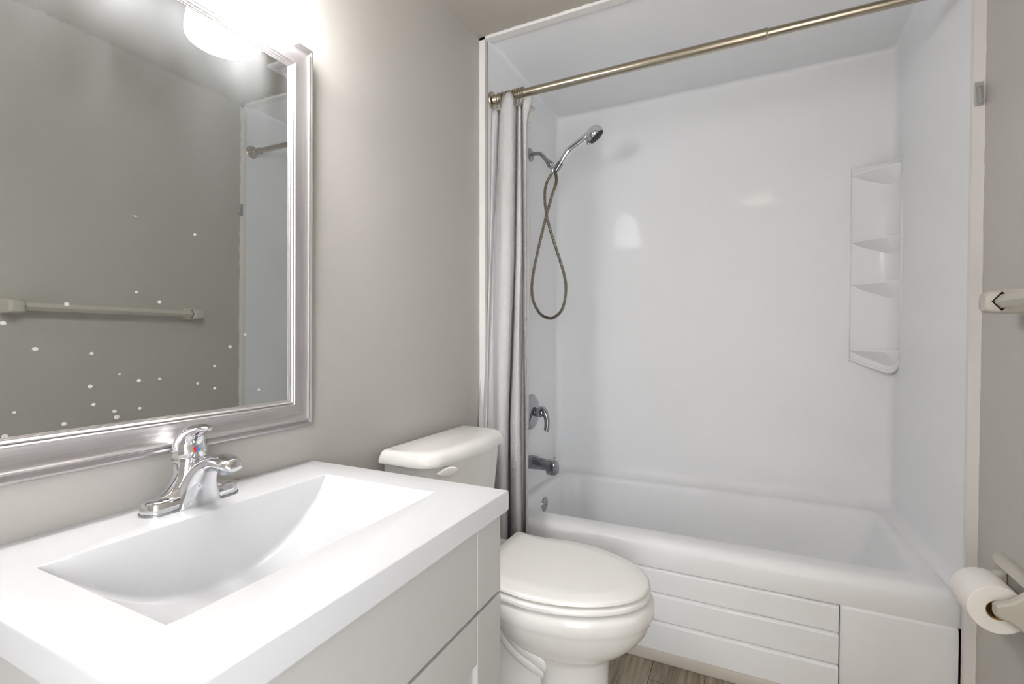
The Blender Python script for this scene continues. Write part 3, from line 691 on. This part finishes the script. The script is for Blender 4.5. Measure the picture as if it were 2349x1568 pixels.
# ------------------------------------------------------------------ vanity light above the mirror
vl = thing('vanity_light', 'glowing frosted bell shades of the vanity light above the mirror', 'light', (0, .52, 1.99))
box('back_plate', .001, .022, .29, .76, 1.965, 2.035, M['nickel'], vl, bevel=.006)
SHX = .100
for y in (.375, .670):
    tube('lamp_arm', spline([(.02, y, 1.98), (.05, y, 2.01), (.085, y, 2.01), (SHX, y, 1.98)], 16), .008, M['nickel'], vl, 12)
    lathe('lamp_socket', [(.012, 0), (.024, -.004), (.026, -.03), (.03, -.034), (.03, -.04)], (SHX, y, 1.98), (0, 0, 1), M['nickel'], vl, 24)
    lathe('lamp_shade', [(.030, .197), (.040, .196), (.047, .185), (.056, .13), (.066, .06), (.0715, .016), (.0715, .008), (.068, .002), (.064, .0), (.060, .004), (.062, .014), (.056, .06), (.046, .13), (.036, .18), (.02, .19)], (SHX, y, 1.763), (0, 0, 1), M['shade'], vl, 48, cap=False)

# ------------------------------------------------------------------ right wall fittings
tb = thing('towel_bar', 'off-white towel bar with square posts on right wall', 'towel bar', (W, 1.12, 1.22))
for y, s in ((1.442, -1), (.795, 1)):
    bm = bmesh.new()
    bm_loft(bm, [[Vector((x, p.x, p.y)) for p in rrect(y - hy, y + hy, 1.22 - hz, 1.22 + hz, r, 0, 6)] for x, hy, hz, r in ((W - .001, .031, .031, .006), (W - .008, .031, .031, .006), (W - .012, .026, .027, .006), (1.462, .0235, .0245, .006), (1.446, .0225, .0238, .008), (1.438, .017, .019, .012))])
    finish('post', bm, M['plastic'], tb, smooth=True, angle=45)
    bm = bmesh.new(); yy = y + s * .0229
    dm = [Vector((1.463 + .017 * c_, yy, 1.22 + .0215 * s_)) for c_, s_ in ((1, 0), (0, 1), (-1, 0), (0, -1))]
    bm_loft(bm, [dm, [p + Vector((0, s * .0012, 0)) for p in dm]])
    finish('socket', bm, M['dark'], tb, label='painted shade of the diamond-shaped socket of the bar')  # thin near-black plate paints the shade inside the hole
bm = bmesh.new()
dm = [(.0125, .002), (.002, .0145), (-.002, .0145), (-.0125, .002), (-.0125, -.002), (-.002, -.0145), (.002, -.0145), (.0125, -.002)]
bm_loft(bm, [[Vector((1.463 + a, y, 1.22 + b)) for a, b in dm] for y in (.812, 1.424)])
finish('bar', bm, M['plastic'], tb, smooth=True, angle=30)

ph = thing('toilet_paper_holder', 'beige plastic toilet paper holder on right wall by the tub', 'toilet paper holder', (W, 1.46, .56))
bm = bmesh.new()
bm_loft(bm, [[Vector((x, p.x, p.y)) for p in rrect(1.352 + o, 1.578 - o, .495 + o, .622 - o, .02, 0, 6)] for x, o in ((W - .001, 0), (W - .012, 0), (W - .020, .006), (W - .023, .016), (W - .016, .024), (W - .010, .03))])
finish('wall_plate', bm, M['plastic'], ph, smooth=True, angle=50)
RX, RZ = 1.458, .562
for y0, y1, q in ((1.366, 1.388, 1.0), (1.510, 1.532, .62)):
    bm = bmesh.new()
    bm_loft(bm, [[Vector((x, p.x, p.y)) for p in rrect(y0, y1, RZ + (z0 - .557) * q, RZ + (z1 - .557) * q, .006, 0, 5)] for x, z0, z1 in ((W - .012, .502, .612), (W - .026, .510, .606), (W - .042, .526, .590), (W - .056, .536, .578), (W - .073, .540, .573), (W - .079, .545, .568))])
    finish('arm', bm, M['plastic'], ph, smooth=True, angle=50)
tube('roller', [(RX, 1.386, RZ), (RX, 1.512, RZ)], .008, M['brass'], ph, 14, label='brass-coloured spring roller')
rl = thing('toilet_paper_roll', 'white toilet paper roll on the holder by the tub', 'toilet paper', (RX, 1.45, RZ - .009))
RC = (RX, 1.396, RZ - .011)
lathe('paper', [(.0215, 0), (.0495, 0), (.051, .0015), (.0515, .004), (.0515, .100), (.051, .1025), (.0495, .104), (.0215, .104), (.0215, .0)], RC, (0, 1, 0), M['paper'], rl, 56, cap=False)
lathe('cardboard_core', [(.0215, .0005), (.0198, .0005), (.0198, .1035), (.0215, .1035)], RC, (0, 1, 0), M['card'], rl, 32, cap=False, label='brown cardboard core')

ah = thing('adhesive_hook', 'small clear adhesive hook on white trim by right wall', 'hook', (1.511, YT - .004, 1.785))
box('hook_backing', 1.5015, 1.5195, YT - .0065, YT - .0028, 1.752, 1.815, M['clear'], ah, bevel=.0015)
bm = bmesh.new(); bm_tube(bm, spline([(1.5105, YT - .006, 1.80), (1.5105, YT - .010, 1.78), (1.5105, YT - .012, 1.766), (1.5105, YT - .017, 1.760), (1.5105, YT - .020, 1.766)], 20), [.0055 - .0015 * i / 20 for i in range(21)], 10)
finish('hook_prong', bm, M['clear'], ah, smooth=True)

# ------------------------------------------------------------------ ceiling vent and hall lamp, both seen only as reflections
cv = thing('ceiling_vent', 'white ceiling vent grille seen in the top corner of the mirror', 'vent', (.92, 1.56, H))
bm = bmesh.new()
for a in ((.80, 1.04, 1.49, 1.505), (.80, 1.04, 1.625, 1.64), (.80, .815, 1.505, 1.625), (1.025, 1.04, 1.505, 1.625)): bm_box(bm, *a, H - .012, H - .0005)
finish('vent_frame', bm, M['trim'], cv)
bm = bmesh.new()
for i in range(8): bm_box(bm, .815, 1.025, 1.508 + i * .0148, 1.519 + i * .0148, H - .008, H - .002)
finish('vent_louver', bm, M['trim'], cv)
hl = thing('hall_ceiling_lamp', 'warm dome ceiling lamp reflected as a small spot in the tub wall', 'light', (.92, -2.45, H))
lathe('lamp_rim', [(.17, 0), (.17, -.02), (.155, -.024)], (.92, -2.45, H - .0005), (0, 0, 1), M['nickel'], hl, 40)
lathe('lamp_dome', [(.155, -.02), (.14, -.05), (.10, -.075), (.05, -.088), (.002, -.092)], (.92, -2.45, H), (0, 0, 1), M['dome'], hl, 40)
